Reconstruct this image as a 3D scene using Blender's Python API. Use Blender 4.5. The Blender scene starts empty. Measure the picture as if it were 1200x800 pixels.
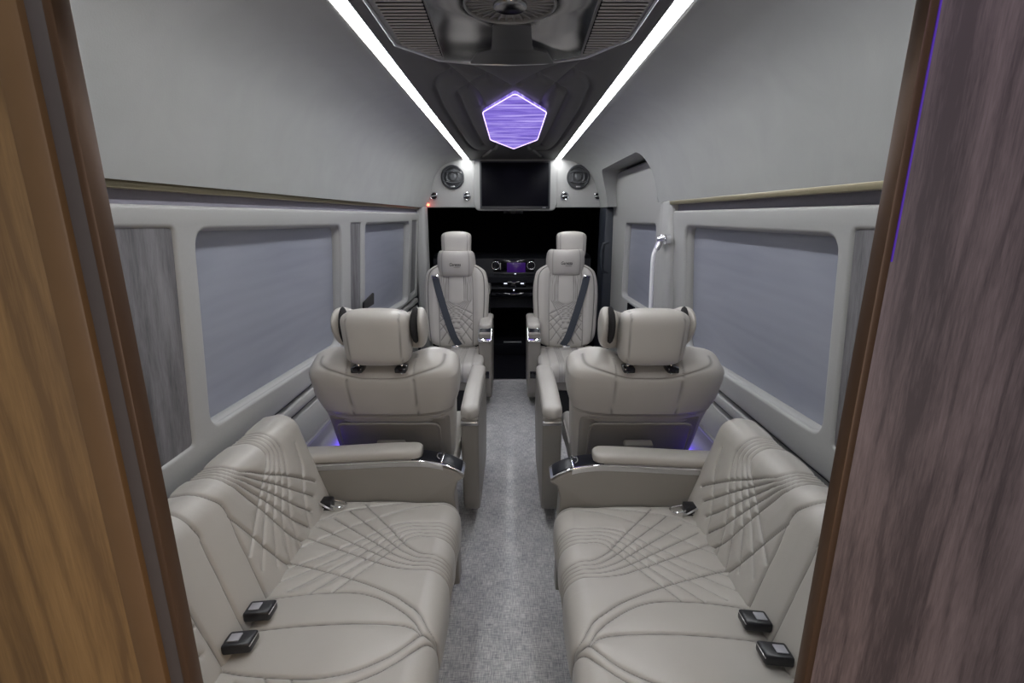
import bpy, bmesh, math, random
import numpy as np
from mathutils import Vector
random.seed(3)
SC = bpy.context.scene
COL = SC.collection
PI = math.pi

# ------------------------------------------------------------------ materials
def mat(name, color=(.5,.5,.5), rough=.5, metal=0., emit=None, estr=0., spec=.5, coat=0.):
    m = bpy.data.materials.new(name); m.use_nodes = True
    b = m.node_tree.nodes['Principled BSDF']
    b.inputs['Base Color'].default_value = (*color, 1)
    b.inputs['Roughness'].default_value = rough
    b.inputs['Metallic'].default_value = metal
    b.inputs['Specular IOR Level'].default_value = spec
    b.inputs['Coat Weight'].default_value = coat
    if emit:
        b.inputs['Emission Color'].default_value = (*emit, 1)
        b.inputs['Emission Strength'].default_value = estr
    return m
class NT:
    def __init__(s, m):
        s.m = m; s.t = m.node_tree; s.b = s.t.nodes['Principled BSDF']
        s.tc = s.t.nodes.new('ShaderNodeTexCoord')
    def n(s, typ, **kw):
        x = s.t.nodes.new(typ)
        for k, v in kw.items(): setattr(x, k, v)
        return x
    def l(s, a, b): s.t.links.new(a, b)
    def mapping(s, scale, rot=(0,0,0), src='Object'):
        mp = s.n('ShaderNodeMapping'); mp.inputs['Scale'].default_value = scale
        mp.inputs['Rotation'].default_value = rot
        s.l(s.tc.outputs[src], mp.inputs[0]); return mp.outputs[0]
    def noise(s, vec, scale, detail=2, rough=.5, dist=0.):
        x = s.n('ShaderNodeTexNoise'); x.inputs['Scale'].default_value = scale
        x.inputs['Detail'].default_value = detail; x.inputs['Roughness'].default_value = rough
        x.inputs['Distortion'].default_value = dist
        s.l(vec, x.inputs['Vector']); return x.outputs['Fac']
    def ramp(s, fac, stops):
        r = s.n('ShaderNodeValToRGB'); e = r.color_ramp.elements
        while len(e) < len(stops): e.new(.5)
        for i, (p, c) in enumerate(stops): e[i].position = p; e[i].color = (*c, 1)
        s.l(fac, r.inputs[0]); return r.outputs[0]
    def mix(s, fac, a, b, typ='MIX'):
        x = s.n('ShaderNodeMix', data_type='RGBA', blend_type=typ)
        for inp, v in ((0, fac), (6, a), (7, b)):
            if hasattr(v, 'links'): s.l(v, x.inputs[inp])
            else: x.inputs[inp].default_value = v if inp == 0 else (*v, 1)
        return x.outputs[2]
    def math(s, op, a, b=0.):
        x = s.n('ShaderNodeMath', operation=op)
        for i, v in enumerate((a, b)):
            if hasattr(v, 'links'): s.l(v, x.inputs[i])
            else: x.inputs[i].default_value = v
        return x.outputs[0]
    def bump(s, h, strength=.3, dist=.001):
        x = s.n('ShaderNodeBump'); x.inputs['Strength'].default_value = strength
        x.inputs['Distance'].default_value = dist
        s.l(h, x.inputs['Height']); s.l(x.outputs[0], s.b.inputs['Normal'])
    def color(s, c): s.l(c, s.b.inputs['Base Color'])

def leather(name, col, seamcol, rough=.42):
    m = mat(name, col, rough); t = NT(m)
    v = t.mapping((1,1,1))
    big = t.noise(v, 6, 3)
    c1 = t.mix(big, [x*.93 for x in col], [min(1, x*1.06) for x in col])
    at = t.n('ShaderNodeAttribute', attribute_name='seam')
    t.color(t.mix(at.outputs['Fac'], c1, seamcol))
    vo = t.n('ShaderNodeTexVoronoi'); vo.inputs['Scale'].default_value = 420
    t.l(v, vo.inputs['Vector'])
    h = t.math('ADD', vo.outputs['Distance'], t.noise(v, 60, 4))
    t.bump(h, .22, .0006)
    return m
M = {}
M['leather'] = leather('leather', (.455,.432,.397), (.07,.065,.06), .35)
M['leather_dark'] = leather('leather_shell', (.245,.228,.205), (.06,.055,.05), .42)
M['seam'] = mat('dark_piping', (.02,.02,.022), .6)
def plain(name, col, rough, ns=40, amt=.08, bump=0.):
    m = mat(name, col, rough); t = NT(m); v = t.mapping((1,1,1))
    n = t.noise(v, ns, 4)
    t.color(t.mix(n, [x*(1-amt) for x in col], [min(1, x*(1+amt)) for x in col]))
    if bump: t.bump(n, bump, .001)
    return m
def liner():
    m = mat('headliner_suede', (.44,.445,.44), .92, spec=.2); t = NT(m); v = t.mapping((1,1,1))
    a = t.noise(v, 5, 5, .6, .6); b = t.noise(v, 260, 3)
    t.color(t.mix(a, (.315,.32,.312), (.385,.39,.38)))
    t.bump(t.math('ADD', b, a), .25, .001)
    return m
M['liner'] = liner()
M['panel'] = plain('wall_panel_vinyl', (.385,.385,.375), .55, 120, .03, .1)
M['band'] = plain('recess_band_fabric', (.22,.21,.25), .8, 60)
M['gold'] = mat('brushed_gold_trim', (.30,.265,.17), .35, .5)
M['ceil'] = plain('dark_ceiling_leather', (.085,.082,.079), .55, 200, .06, .15)
M['black'] = mat('black_plastic', (.012,.012,.014), .45)
M['gloss'] = mat('gloss_black', (.008,.008,.012), .08, spec=.6)
M['cab'] = mat('cab_black', (.006,.006,.009), .85, spec=.1)
M['navy'] = mat('dark_blue_plastic', (.022,.027,.038), .5)
M['dashgrey'] = mat('dash_grey_plastic', (.03,.032,.04), .5)
M['panelblack'] = mat('armrest_panel_black', (.008,.009,.014), .28, spec=.25)
M['chrome'] = mat('chrome', (.86,.87,.9), .09, 1.)
M['steel'] = mat('satin_steel', (.62,.62,.63), .3, 1.)
M['white_rail'] = mat('white_enamel', (.85,.85,.87), .25)
LED_E = 19.
M['led'] = mat('led_strip', (1,1,1), .5, emit=(.97,.985,1.), estr=LED_E)
M['belt'] = plain('seat_belt_webbing', (.035,.042,.055), .6, 400, .2, .3)
M['buckle'] = mat('buckle_black', (.015,.015,.018), .3)
M['buckle_label'] = mat('buckle_white', (.32,.32,.35), .35)
M['bronze'] = mat('bronze_aluminium', (.105,.058,.032), .36, .45)
M['taupe'] = plain('taupe_strip', (.075,.062,.06), .6, 60)
M['tan'] = plain('tan_edge_band', (.15,.085,.038), .45, 30)
M['mesh'] = plain('matte_black', (.012,.011,.012), .9, 300, .3)
M['red'] = mat('red_led', (.8,.05,.03), .3, emit=(1,.09,.04), estr=9)
M['speaker'] = mat('speaker_black', (.03,.032,.036), .32)
M['speakerhi'] = mat('speaker_cone', (.09,.095,.10), .25, .3)
M['screen'] = mat('tv_screen', (.004,.004,.007), .16, spec=.04)
M['bezel'] = mat('tv_bezel', (.035,.037,.042), .3)
M['purple'] = mat('purple_strip', (.3,.1,.9), .5, emit=(.10,.03,1.), estr=6.)
M['dashscreen'] = mat('dash_screen', (.02,.01,.04), .2, emit=(.09,.02,.30), estr=.16)
M['dashlight'] = mat('dash_button_light', (.5,.5,.5), .3, emit=(.8,.85,1), estr=.8)

def acmirror():
    m = mat('ac_mirror', (.36,.36,.365), .15, 1.); t = NT(m)
    v = t.mapping((1,1,1)); t.bump(t.noise(v, 4.5, 1), .30, .02); return m
M['acmirror'] = acmirror()
M['acframe'] = mat('ac_frame', (.22,.215,.21), .35, .2)
M['acslat'] = mat('ac_slat', (.36,.345,.33), .4)
M['acdark'] = mat('ac_dark_plate', (.045,.045,.046), .35)

def shade():
    m = mat('window_film', (.20,.215,.27), .38); t = NT(m)
    v = t.mapping((1,.35,3)); n = t.noise(v, 3.5, 3, .5, 1.2)
    t.color(t.mix(n, (.24,.255,.31), (.34,.355,.415)))
    t.b.inputs['Coat Weight'].default_value = .35; t.b.inputs['Coat Roughness'].default_value = .16
    l = t.n('ShaderNodeTexWave', bands_direction='Z'); l.inputs['Scale'].default_value = 7
    l.inputs['Distortion'].default_value = 1.5
    t.l(t.mapping((1,.3,1)), l.inputs['Vector'])
    t.bump(l.outputs['Fac'], .10, .004)
    return m
M['shade'] = shade()

def woodmat(name, dark, mid, light, sc=(9,9,1.0), fib=(260,260,5), rough=.5, ring=1.0, wv=.25, mid2=0., lines=0.):
    m = mat(name, mid, rough); t = NT(m)
    n1 = t.noise(t.mapping(sc), 1.6, 5, .55, .9*ring)
    w = t.n('ShaderNodeTexWave', bands_direction='DIAGONAL'); w.inputs['Scale'].default_value = 1.3
    w.inputs['Distortion'].default_value = 7*ring; w.inputs['Detail'].default_value = 3
    w.inputs['Detail Scale'].default_value = 1.2
    t.l(t.mapping((sc[0]*.9, sc[1]*.9, sc[2]*.45)), w.inputs['Vector'])
    f = t.noise(t.mapping(fib), 1., 3, .6)
    s = t.math('ADD', t.math('MULTIPLY', n1, .55), t.math('MULTIPLY', w.outputs['Fac'], wv))
    s = t.math('ADD', s, t.math('MULTIPLY', f, .32))
    if mid2:
        g = t.noise(t.mapping((34,34,3.6)), 1., 6, .62, .8)
        s = t.math('ADD', s, t.math('MULTIPLY', t.math('SUBTRACT', g, .5), mid2*2))
    if lines:
        q = t.n('ShaderNodeTexWave', bands_direction='X'); q.inputs['Scale'].default_value = 10.5
        q.inputs['Distortion'].default_value = 14; q.inputs['Detail'].default_value = 2.5
        q.inputs['Detail Scale'].default_value = .55; q.inputs['Detail Roughness'].default_value = .45
        t.l(t.mapping((1.,1.,.30)), q.inputs['Vector'])
        s = t.math('SUBTRACT', s, t.math('MULTIPLY', t.math('POWER', q.outputs['Fac'], 6.), lines))
    t.color(t.ramp(s, [(.34, dark), (.55, mid), (.80, light)]))
    t.bump(f, .25, .0006)
    return m
M['warmlit_wood'] = woodmat('wood_warm_lit', (.14,.080,.032), (.24,.142,.056), (.34,.21,.09), (9,9,.5), (420,420,22), .45, .9, wv=.06, mid2=.08, lines=.12)  # warm lamplight is put into the wood colour of the left panel
M['walnut'] = woodmat('grey_walnut', (.075,.054,.054), (.185,.137,.134), (.30,.235,.227), (6,6,1.2), (520,520,40), .5, 1.0, wv=.10, mid2=.16, lines=.085)
M['greywood'] = woodmat('grey_wood_inlay', (.09,.086,.093), (.185,.18,.19), (.27,.265,.28), (10,10,.8), (420,420,9), .5, .9, wv=.10, mid2=.28)

def carpet():
    m = mat('woven_floor', (.3,.3,.32), .55, spec=.45); t = NT(m)
    a = t.noise(t.mapping((340, 30, 1)), 1., 2, .6)
    b = t.noise(t.mapping((30, 340, 1)), 1., 2, .6)
    big = t.noise(t.mapping((1,1,1)), 14, 4)
    s = t.math('ADD', t.math('MULTIPLY', a, .5), t.math('MULTIPLY', b, .5))
    s = t.math('ADD', s, t.math('MULTIPLY', t.math('SUBTRACT', big, .5), .22))
    t.color(t.ramp(s, [(.36, (.22,.22,.24)), (.5, (.40,.398,.40)), (.64, (.63,.62,.605))]))
    t.bump(s, .5, .0015)
    return m
M['carpet'] = carpet()

def hexmat():
    m = mat('hexagon_light', (.3,.2,.8), .2, emit=(.3,.2,1), estr=1.); t = NT(m)
    n = t.noise(t.mapping((2.2, 16, 1), (0,0,.10)), 1.3, 5, .6, .8)
    c = t.ramp(n, [(.34, (.12,.08,.40)), (.50, (.22,.15,.66)), (.68, (.62,.52,1.0))])
    t.l(c, t.b.inputs['Emission Color']); t.b.inputs['Emission Strength'].default_value = .72
    t.b.inputs['Base Color'].default_value = (.05,.04,.1,1)
    return m
M['hex'] = hexmat()
M['hexrim'] = mat('hexagon_rim_light', (.8,.7,1), .3, emit=(.62,.48,1.), estr=1.5)

# ------------------------------------------------------------------ object helpers
def root_of(o):
    while o.parent: o = o.parent
    return o
def tag(o, label=None, cat=None, group=None, kind=None):
    if label: o['label'] = label
    if cat: o['category'] = cat
    if group: o['group'] = group
    if kind: o['kind'] = kind
    return o
def empty(name, loc):
    o = bpy.data.objects.new(name, None); COL.objects.link(o); o.location = loc
    o.empty_display_size = .1
    return o
def add(name, verts, faces, m, parent=None, smooth=True, seam=None, angle=None):
    verts = np.asarray(verts, float)
    if parent is not None:
        off = np.array(root_of(parent).location)
    else:
        off = np.array([(verts[:,0].min()+verts[:,0].max())/2, (verts[:,1].min()+verts[:,1].max())/2, verts[:,2].min()])
    me = bpy.data.meshes.new(name)
    me.from_pydata((verts-off).tolist(), [], [tuple(int(i) for i in f) for f in faces])
    me.materials.append(M[m] if isinstance(m, str) else m)
    if seam is not None:
        a = me.attributes.new('seam', 'FLOAT', 'POINT'); a.data.foreach_set('value', np.asarray(seam, np.float32))
    bm = bmesh.new(); bm.from_mesh(me)
    bmesh.ops.recalc_face_normals(bm, faces=bm.faces)
    if angle is not None:
        for e in bm.edges:
            if len(e.link_faces) == 2 and e.calc_face_angle(0) > angle: e.smooth = False
    bm.to_mesh(me); bm.free()
    me.polygons.foreach_set('use_smooth', [smooth]*len(me.polygons))
    o = bpy.data.objects.new(name, me); COL.objects.link(o)
    if parent is not None: o.parent = parent
    else: o.location = off
    return o
class MB:
    """collects shapes for ONE part"""
    def __init__(s): s.v = []; s.f = []
    def put(s, v, f):
        b = len(s.v); s.v += [tuple(p) for p in v]; s.f += [tuple(i+b for i in q) for q in f]; return s
    def box(s, x, y, z, r=.004, seg=2):
        bm = bmesh.new(); bmesh.ops.create_cube(bm, size=1)
        for p in bm.verts:
            p.co = Vector(((x[0]+x[1])/2+p.co.x*(x[1]-x[0]), (y[0]+y[1])/2+p.co.y*(y[1]-y[0]), (z[0]+z[1])/2+p.co.z*(z[1]-z[0])))
        if r > 0:
            r = min(r, .45*min(abs(x[1]-x[0]), abs(y[1]-y[0]), abs(z[1]-z[0])))
            bmesh.ops.bevel(bm, geom=bm.edges[:], offset=r, segments=seg, profile=.5, affect='EDGES')
        return s.bm(bm)
    def bm(s, bm):
        bm.verts.index_update()
        s.put([p.co[:] for p in bm.verts], [[q.index for q in f.verts] for f in bm.faces]); bm.free(); return s
    def tube(s, pts, r, n=12):
        pts = [Vector(p) for p in pts]; rings = []
        up = None
        for i, p in enumerate(pts):
            d = (pts[min(i+1, len(pts)-1)]-pts[max(i-1, 0)]).normalized()
            if up is None: up = d.orthogonal().normalized()
            else: up = (up-d*up.dot(d)).normalized()
            w = d.cross(up); rr = r[i] if isinstance(r, (list, tuple)) else r
            rings.append([p+(up*math.cos(2*PI*k/n)+w*math.sin(2*PI*k/n))*rr for k in range(n)])
        return s.rings(rings)
    def rings(s, rings, closed=True, cap=True):
        n = len(rings[0]); v = [q for r in rings for q in r]; f = []
        for i in range(len(rings)-1):
            for k in range(n if closed else n-1):
                a = i*n+k; b = i*n+(k+1) % n
                f.append((a, b, b+n, a+n))
        if cap:
            f.append(tuple(range(n))); f.append(tuple((len(rings)-1)*n+k for k in range(n)))
        return s.put(v, f)
    def map(s, fn): s.v = [fn(*p) for p in s.v]; return s
    def build(s, name, m, parent=None, smooth=True, angle=.7): return add(name, s.v, s.f, m, parent, smooth, None, angle)

def rrect(a0, a1, b0, b1, r, n=6):
    out = []
    for (ca, cb, t0) in ((a1-r, b1-r, 0), (a0+r, b1-r, 90), (a0+r, b0+r, 180), (a1-r, b0+r, 270)):
        for k in range(n+1):
            t = math.radians(t0+90*k/n); out.append((ca+r*math.cos(t), cb+r*math.sin(t)))
    return out
def rquad(pts, r, n=6):
    """round the corners of a polygon"""
    out = []; N = len(pts)
    for i in range(N):
        p = Vector(pts[i]); a = Vector(pts[i-1]); b = Vector(pts[(i+1) % N])
        ri = r[i] if isinstance(r, (list, tuple)) else r
        da = (a-p).normalized(); db = (b-p).normalized()
        s = p+da*ri; e = p+db*ri
        for k in range(n+1):
            t = k/n; out.append(tuple((1-t)**2*s+2*t*(1-t)*p+t*t*e))
    return out
def area(p): return sum(p[i-1][0]*p[i][1]-p[i][0]*p[i-1][1] for i in range(len(p)))/2
def slab(outer, holes, depth, bev, fn):
    """filled outline with holes, thickness depth, bevelled; fn(a,b,c)->world. returns MB"""
    cu = bpy.data.curves.new('t', 'CURVE'); cu.dimensions = '2D'; cu.fill_mode = 'BOTH'
    for i, p in enumerate([outer]+list(holes)):
        p = list(p)
        if (area(p) > 0) != (i == 0): p = p[::-1]
        sp = cu.splines.new('POLY'); sp.points.add(len(p)-1); sp.use_cyclic_u = True
        for q, (a, b) in zip(sp.points, p): q.co = (a, b, 0, 1)
    cu.extrude = max(depth/2-bev, 0); cu.bevel_depth = bev; cu.bevel_resolution = 3; cu.offset = -bev
    o = bpy.data.objects.new('t', cu); COL.objects.link(o)
    dg = bpy.context.evaluated_depsgraph_get(); me = bpy.data.meshes.new_from_object(o.evaluated_get(dg))
    bm = bmesh.new(); bm.from_mesh(me); bmesh.ops.remove_doubles(bm, verts=bm.verts, dist=1e-5)
    bpy.data.objects.remove(o); bpy.data.curves.remove(cu); bpy.data.meshes.remove(me)
    mb = MB(); mb.bm(bm); return mb.map(fn)

def smoothcurve(pts, n=10):
    P = [np.array(p, float) for p in pts]
    if len(P) < 3: return np.array(P)
    P = [2*P[0]-P[1]]+P+[2*P[-1]-P[-2]]; out = []
    for i in range(1, len(P)-2):
        a, b, c, d = P[i-1:i+3]
        for k in range(n):
            t = k/n
            out.append(.5*((2*b)+(-a+c)*t+(2*a-5*b+4*c-d)*t*t+(-a+3*b-3*c+d)*t**3))
    out.append(P[-2]); return np.array(out)
def dist_to(U, V, lines):
    """min distance of points to polylines"""
    P = np.stack([U, V], -1).reshape(-1, 2); D = np.full(len(P), 9.)
    for L in lines:
        L = np.asarray(L); A = L[:-1]; B = L[1:]; lo = L.min(0)-.05; hi = L.max(0)+.05
        idx = np.where((P[:,0] > lo[0]) & (P[:,0] < hi[0]) & (P[:,1] > lo[1]) & (P[:,1] < hi[1]))[0]
        if len(idx) == 0: continue
        Q = P[idx][:,None,:]; AB = (B-A)[None]
        t = np.clip(((Q-A[None])*AB).sum(-1)/np.maximum((AB*AB).sum(-1), 1e-12), 0, 1)
        d = np.sqrt((((A[None]+t[...,None]*AB)-Q)**2).sum(-1)).min(1)
        D[idx] = np.minimum(D[idx], d)
    return D.reshape(U.shape)
def interp_curves(A, B, n):
    a = smoothcurve(A); b = smoothcurve(B)
    def rs(c, k=60):
        L = np.concatenate([[0], np.cumsum(np.linalg.norm(np.diff(c, axis=0), axis=1))]); L /= L[-1]
        t = np.linspace(0, 1, k); return np.stack([np.interp(t, L, c[:,0]), np.interp(t, L, c[:,1])], -1)
    a = rs(a); b = rs(b)
    return [a*(1-t)+b*t for t in np.linspace(0, 1, n)]

def profile_resample(pts, step):
    pts = np.array(pts, float); L = np.concatenate([[0], np.cumsum(np.linalg.norm(np.diff(pts, axis=0), axis=1))])
    n = int(L[-1]/step)+1; s = np.linspace(0, L[-1], n)
    x = np.interp(s, L, pts[:,0]); z = np.interp(s, L, pts[:,1])
    return s, x, z
def grid_faces(n, m):
    i, j = np.meshgrid(np.arange(n-1), np.arange(m-1), indexing='ij'); a = (i*m+j).ravel()
    return np.stack([a, a+1, a+m+1, a+m], -1)

def quilted(name, prof, y0, y1, s0, lines, fn, m, parent, step=.003, depth=.0055, puff=.005, endr=.03, wid=.0028, soft=(), up=1, seamw=.0016, seamamt=.78):
    """cushion: profile (x,z) swept along y with stitched seams pressed into it. s0 = arc length where seam coordinate is 0"""
    s, x, z = profile_resample(prof, step)
    tx = np.gradient(x, s); tz = np.gradient(z, s); ln = np.hypot(tx, tz); nx, nz = -tz/ln*up, tx/ln*up
    y = np.linspace(y0, y1, int((y1-y0)/step)+1)
    S, Y = np.meshgrid(s-s0, y, indexing='ij')
    D = dist_to(S, Y, lines)
    h = -depth*np.exp(-(D/wid)**2)+puff*(1-np.exp(-D/.018))
    if soft:
        Ds = dist_to(S, Y, soft); h += -.0022*np.exp(-(Ds/.0025)**2)
    e = np.minimum(Y-y0, y1-Y); r = endr
    rr = np.where(e < r, r-np.sqrt(np.maximum(r*r-(r-e)**2, 0)), 0); h = h-rr
    se = np.minimum(S-S.min(), S.max()-S)
    X = x[:,None]+nx[:,None]*h; Z = z[:,None]+nz[:,None]*h
    V = np.stack([X, Y, Z], -1).reshape(-1, 3)
    n, k = S.shape; F = grid_faces(n, k).tolist()
    # close the ends with an inward fan to a centre line
    cx, cz = x.mean(), z.mean()
    base = len(V); ex = []
    for jj, yy in ((0, y0), (k-1, y1)): ex.append((cx, yy, cz))
    V = np.vstack([V, ex])
    for q, jj in enumerate((0, k-1)):
        for i in range(n-1): F.append((i*k+jj, (i+1)*k+jj, base+q))
        F.append(((n-1)*k+jj, jj, base+q))
    for j in range(k-1): F.append((j, j+1, (n-1)*k+j+1, (n-1)*k+j))
    seam = seamamt*np.exp(-(D/seamw)**2)
    if soft: seam = np.maximum(seam, .4*np.exp(-(Ds/.0012)**2))
    seam = np.concatenate([seam.ravel(), [0, 0]])
    W = np.array([fn(*p) for p in V])
    return add(name, W, F, m, parent, True, seam)

# ================================================================== SETTING
XW = lambda z: .82+(1.35-z)*.0727           # inner face of the leaning side wall
def side(sg): return lambda a, b, c: (sg*(XW(b)-c), a, b)   # a = Y, b = z, c = towards the room

fl = MB().box((-.95,.95), (-.6,4.10), (-.04,0), 0).build('floor', 'carpet', smooth=False); tag(fl, kind='structure')
st = MB().box((-.5,.5), (4.095,4.12), (-.02,.006), .002).build('trim_1', 'steel'); tag(st, kind='structure')
cf = MB().box((-.98,.98), (4.12,6.3), (-.06,-.02), 0).build('floor_cab', 'cab', smooth=False); tag(cf, kind='structure')

# ceiling centre with pressed lines
def cz(u, v, z=1.88):
    f = 574.; th = math.atan(147/574.); s, c = math.sin(th), math.cos(th)
    x = (u-600)/f; y = (v-400)/f; w = -s-y*c; k = (z-1.4)/w
    return (x*k, (c-y*s)*k)
CL = []
for pts in ([(80,10),(180,90),(300,190),(370,260),(400,325)],
            [(300,190),(250,215),(222,250),(235,290),(280,390),(340,510),(400,605)],
            [(160,95),(90,140),(62,200),(75,250),(150,400),(310,620),(400,640),(470,640),(490,590)],
            [(170,10),(300,60),(420,110),(560,185)], [(420,120),(340,165),(300,195)], [(390,690),(460,635)]):
    w = [cz(500+x/6, 70+y/6) for x, y in pts]
    CL.append(smoothcurve(w)); CL.append(smoothcurve([(-a+.004, b) for a, b in w]))
xs = np.linspace(-.375, .375, 150); ys = np.linspace(.3, 4.62, 620)
GX, GY = np.meshgrid(xs, ys, indexing='ij')
D = dist_to(GX, GY, CL)
GZ = 1.88+.014*np.exp(-(D/.009)**2)+.006*np.exp(-(D/.03)**2)
V = np.stack([GX, GY, GZ], -1).reshape(-1, 3)
c0 = add('ceiling', V, grid_faces(150, 620).tolist(), 'ceil'); tag(c0, kind='structure')
# ceiling coves
CP = [(.430,1.884),(.47,1.880),(.53,1.868),(.60,1.842),(.665,1.797),(.715,1.735),(.752,1.655),(.775,1.585),(.79,1.52),(.80,1.472)]
cp = smoothcurve(CP, 8)
def cove(sg, y0, y1, name, ny, zmin=None):
    ys = np.linspace(y0, y1, ny); n = len(cp); V = []
    for y in ys:
        zm = zmin(y) if zmin else 0
        L = len(cp)
        # portion of the profile above zm
        zz = cp[:,1]; xx = cp[:,0]
        if zm > 1.472:
            t = np.linspace(0, 1, n); i0 = np.interp(zm, zz[::-1], np.arange(n)[::-1])
            ii = t*i0; X = np.interp(ii, np.arange(n), xx); Z = np.interp(ii, np.arange(n), zz)
        else: X, Z = xx, zz
        pin = max(0, (y-4.25)/.35)**2*.045 if sg < 0 or y < 9 else 0
        for a, b in zip(X, Z):
            k = max(0, (1.88-b)/.4); V.append((sg*(a-pin*min(1, k*1.5)), y, b))
    return V, n
V, n = cove(-1, .2, 4.62, 'l', 60)
o = add('ceiling_left', V, grid_faces(60, n).tolist(), 'liner'); tag(o, kind='structure')
def arch(y):
    a, b, top, r = 2.79, 4.22, 1.752, .20
    if y < a or y > b: return 0
    d = min(y-a, b-y)
    base = top if d > r else top-r+math.sqrt(max(r*r-(r-d)**2, 0))
    return max(1.473, base)
ysr = sorted(set(list(np.linspace(.2, 2.78, 30))+list(2.79+np.linspace(0, 1, 25)**1.6*.22)+list(np.linspace(3.02, 4.0, 14))+list(4.22-np.linspace(0, 1, 25)**1.6*.21)+list(np.linspace(4.23, 4.62, 6))))
V = []; nn = len(cp); edge = []
for y in ysr:
    zm = arch(y) if 2.79 < y < 4.22 else 0
    if 2.7899 < y < 2.7901 or 4.2199 < y < 4.2201: zm = 1.552
    if zm and zm < 1.552: zm = 1.552 if False else zm
    zz = cp[:,1]; xx = cp[:,0]
    if zm > 1.4725:
        i0 = np.interp(zm, zz[::-1], np.arange(nn)[::-1]); ii = np.linspace(0, i0, nn)
        X = np.interp(ii, np.arange(nn), xx); Z = np.interp(ii, np.arange(nn), zz)
    else: X, Z = xx, zz
    for a, b in zip(X, Z): V.append((a, y, b))
    edge.append((X[-1], y, Z[-1]))
F = grid_faces(len(ysr), nn).tolist()
# return lip of the door arch
b0 = len(V); ins = [i for i, y in enumerate(ysr) if 2.785 < y < 4.225]
for i in ins: V.append((.96, edge[i][1], edge[i][2]+.01))
for q in range(len(ins)-1):
    F.append((ins[q]*nn+nn-1, ins[q+1]*nn+nn-1, b0+q+1, b0+q))
# jamb of the arch down to the beltline, both sides
for yy in (2.79, 4.22):
    k = len(V); V += [(.785,yy,1.56),(.96,yy,1.56),(.96,yy,1.474),(.80,yy,1.474)]; F.append((k,k+1,k+2,k+3))
o = add('ceiling_right', V, F, 'liner', angle=.9); tag(o, kind='structure')

# outer shell so that no light leaks
sh = MB().box((-1.02,-.97), (-.6,4.7), (-.05,2.0), 0).build('wall_left_shell', 'panel', smooth=False); tag(sh, kind='structure')
sh = MB().box((.97,1.02), (-.6,4.7), (-.05,2.0), 0).build('wall_right_shell', 'panel', smooth=False); tag(sh, kind='structure')
sh = MB().box((-1.02,1.02), (-.6,6.4), (1.93,1.98), 0).build('ceiling_roof', 'ceil', smooth=False); tag(sh, kind='structure')

# left wall panel with window and inlay openings
winL1 = rquad([(1.30,.812),(2.42,.768),(2.42,1.354),(1.30,1.366)], .055)
winL2 = rquad([(2.815,.765),(4.035,.72),(4.035,1.356),(2.815,1.358)], .05)
inL = [rquad([(.93,.80),(1.216,.80),(1.216,1.371),(.93,1.376)], .012, 3),
       rquad([(2.56,.70),(2.735,.70),(2.735,1.362),(2.56,1.362)], .012, 3),
       rquad([(4.14,.76),(4.36,.76),(4.36,1.36),(4.14,1.36)], .012, 3)]
wl = slab([(.45,.69),(4.46,.69),(4.46,1.425),(.45,1.425)], [winL1, winL2]+inL, .05, .012, lambda a, b, c: (-(XW(b)+.025-c), a, b)).build('wall_left', 'panel', angle=.6)
tag(wl, kind='structure')
winR = rquad([(1.26,.805),(2.39,.757),(2.39,1.353),(1.26,1.353)], .055)
inR = [rquad([(.93,.80),(1.206,.80),(1.206,1.368),(.93,1.37)], .012, 3)]
wr = slab([(.45,.69),(2.60,.69),(2.60,1.425),(.45,1.425)], [winR]+inR, .05, .012, lambda a, b, c: (XW(b)+.025-c, a, b)).build('wall_right', 'panel', angle=.6)
tag(wr, kind='structure')
# soft raised surrounds round the windows, panes with grey film
def window(n, sg, outline, off=.045, deepX=None):
    X = (lambda z: XW(z)) if deepX is None else (lambda z: deepX)
    ys = [p[0] for p in outline]; zs = [p[1] for p in outline]
    cy = sum(ys)/len(ys); czz = sum(zs)/len(zs)
    big = [(cy+(p[0]-cy)*1.04, czz+(p[1]-czz)*1.06) for p in outline]
    fr = slab(big, [outline], .012, .003, lambda a, b, c: (sg*(X(b)+off-.010-c), a, b)).build('window_%d' % n, 'black', angle=.6)
    tag(fr, kind='structure')
    sd = slab(big, [], .006, .001, lambda a, b, c: (sg*(X(b)+off+.004-c), a, b)).build('window_shade', 'shade', fr, smooth=False)
    return fr
window(1, -1, winL1); window(2, -1, winL2); window(3, 1, winR)
# reveal: rounded lip inside the openings
k = 0
def ring_reveal(sg, outline, name, X=XW):
    cy = sum(p[0] for p in outline)/len(outline); czz = sum(p[1] for p in outline)/len(outline)
    w = max(p[0] for p in outline)-cy; h = max(p[1] for p in outline)-czz
    rings = []
    for off, dep in ((.006,-.006),(.001,-.012),(-.004,-.024),(-.006,-.036),(-.004,-.046)):
        rings.append([(sg*(X(b)-dep), a, b) for a, b in [(cy+(p[0]-cy)*(1+off/w), czz+(p[1]-czz)*(1+off/h)) for p in outline]])
    return MB().rings(rings, True, False).build(name, 'panel', angle=1.2)
for sg, ol in ((-1, winL1), (-1, winL2), (1, winR)):
    k += 1; tag(ring_reveal(sg, ol, 'trim_%d' % (k+1)), kind='structure')
# wood inlays
k = 10
for sg, L in ((-1, inL), (1, inR)):
    for ol in L:
        cy = sum(p[0] for p in ol)/len(ol); czz = sum(p[1] for p in ol)/len(ol)
        big = [(cy+(p[0]-cy)*1.03, czz+(p[1]-czz)*1.01) for p in ol]
        k += 1
        tag(slab(big, [], .006, .001, lambda a, b, c: (sg*(XW(b)+.010-c), a, b)).build('trim_%d' % k, 'greywood', smooth=False), kind='structure')
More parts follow.
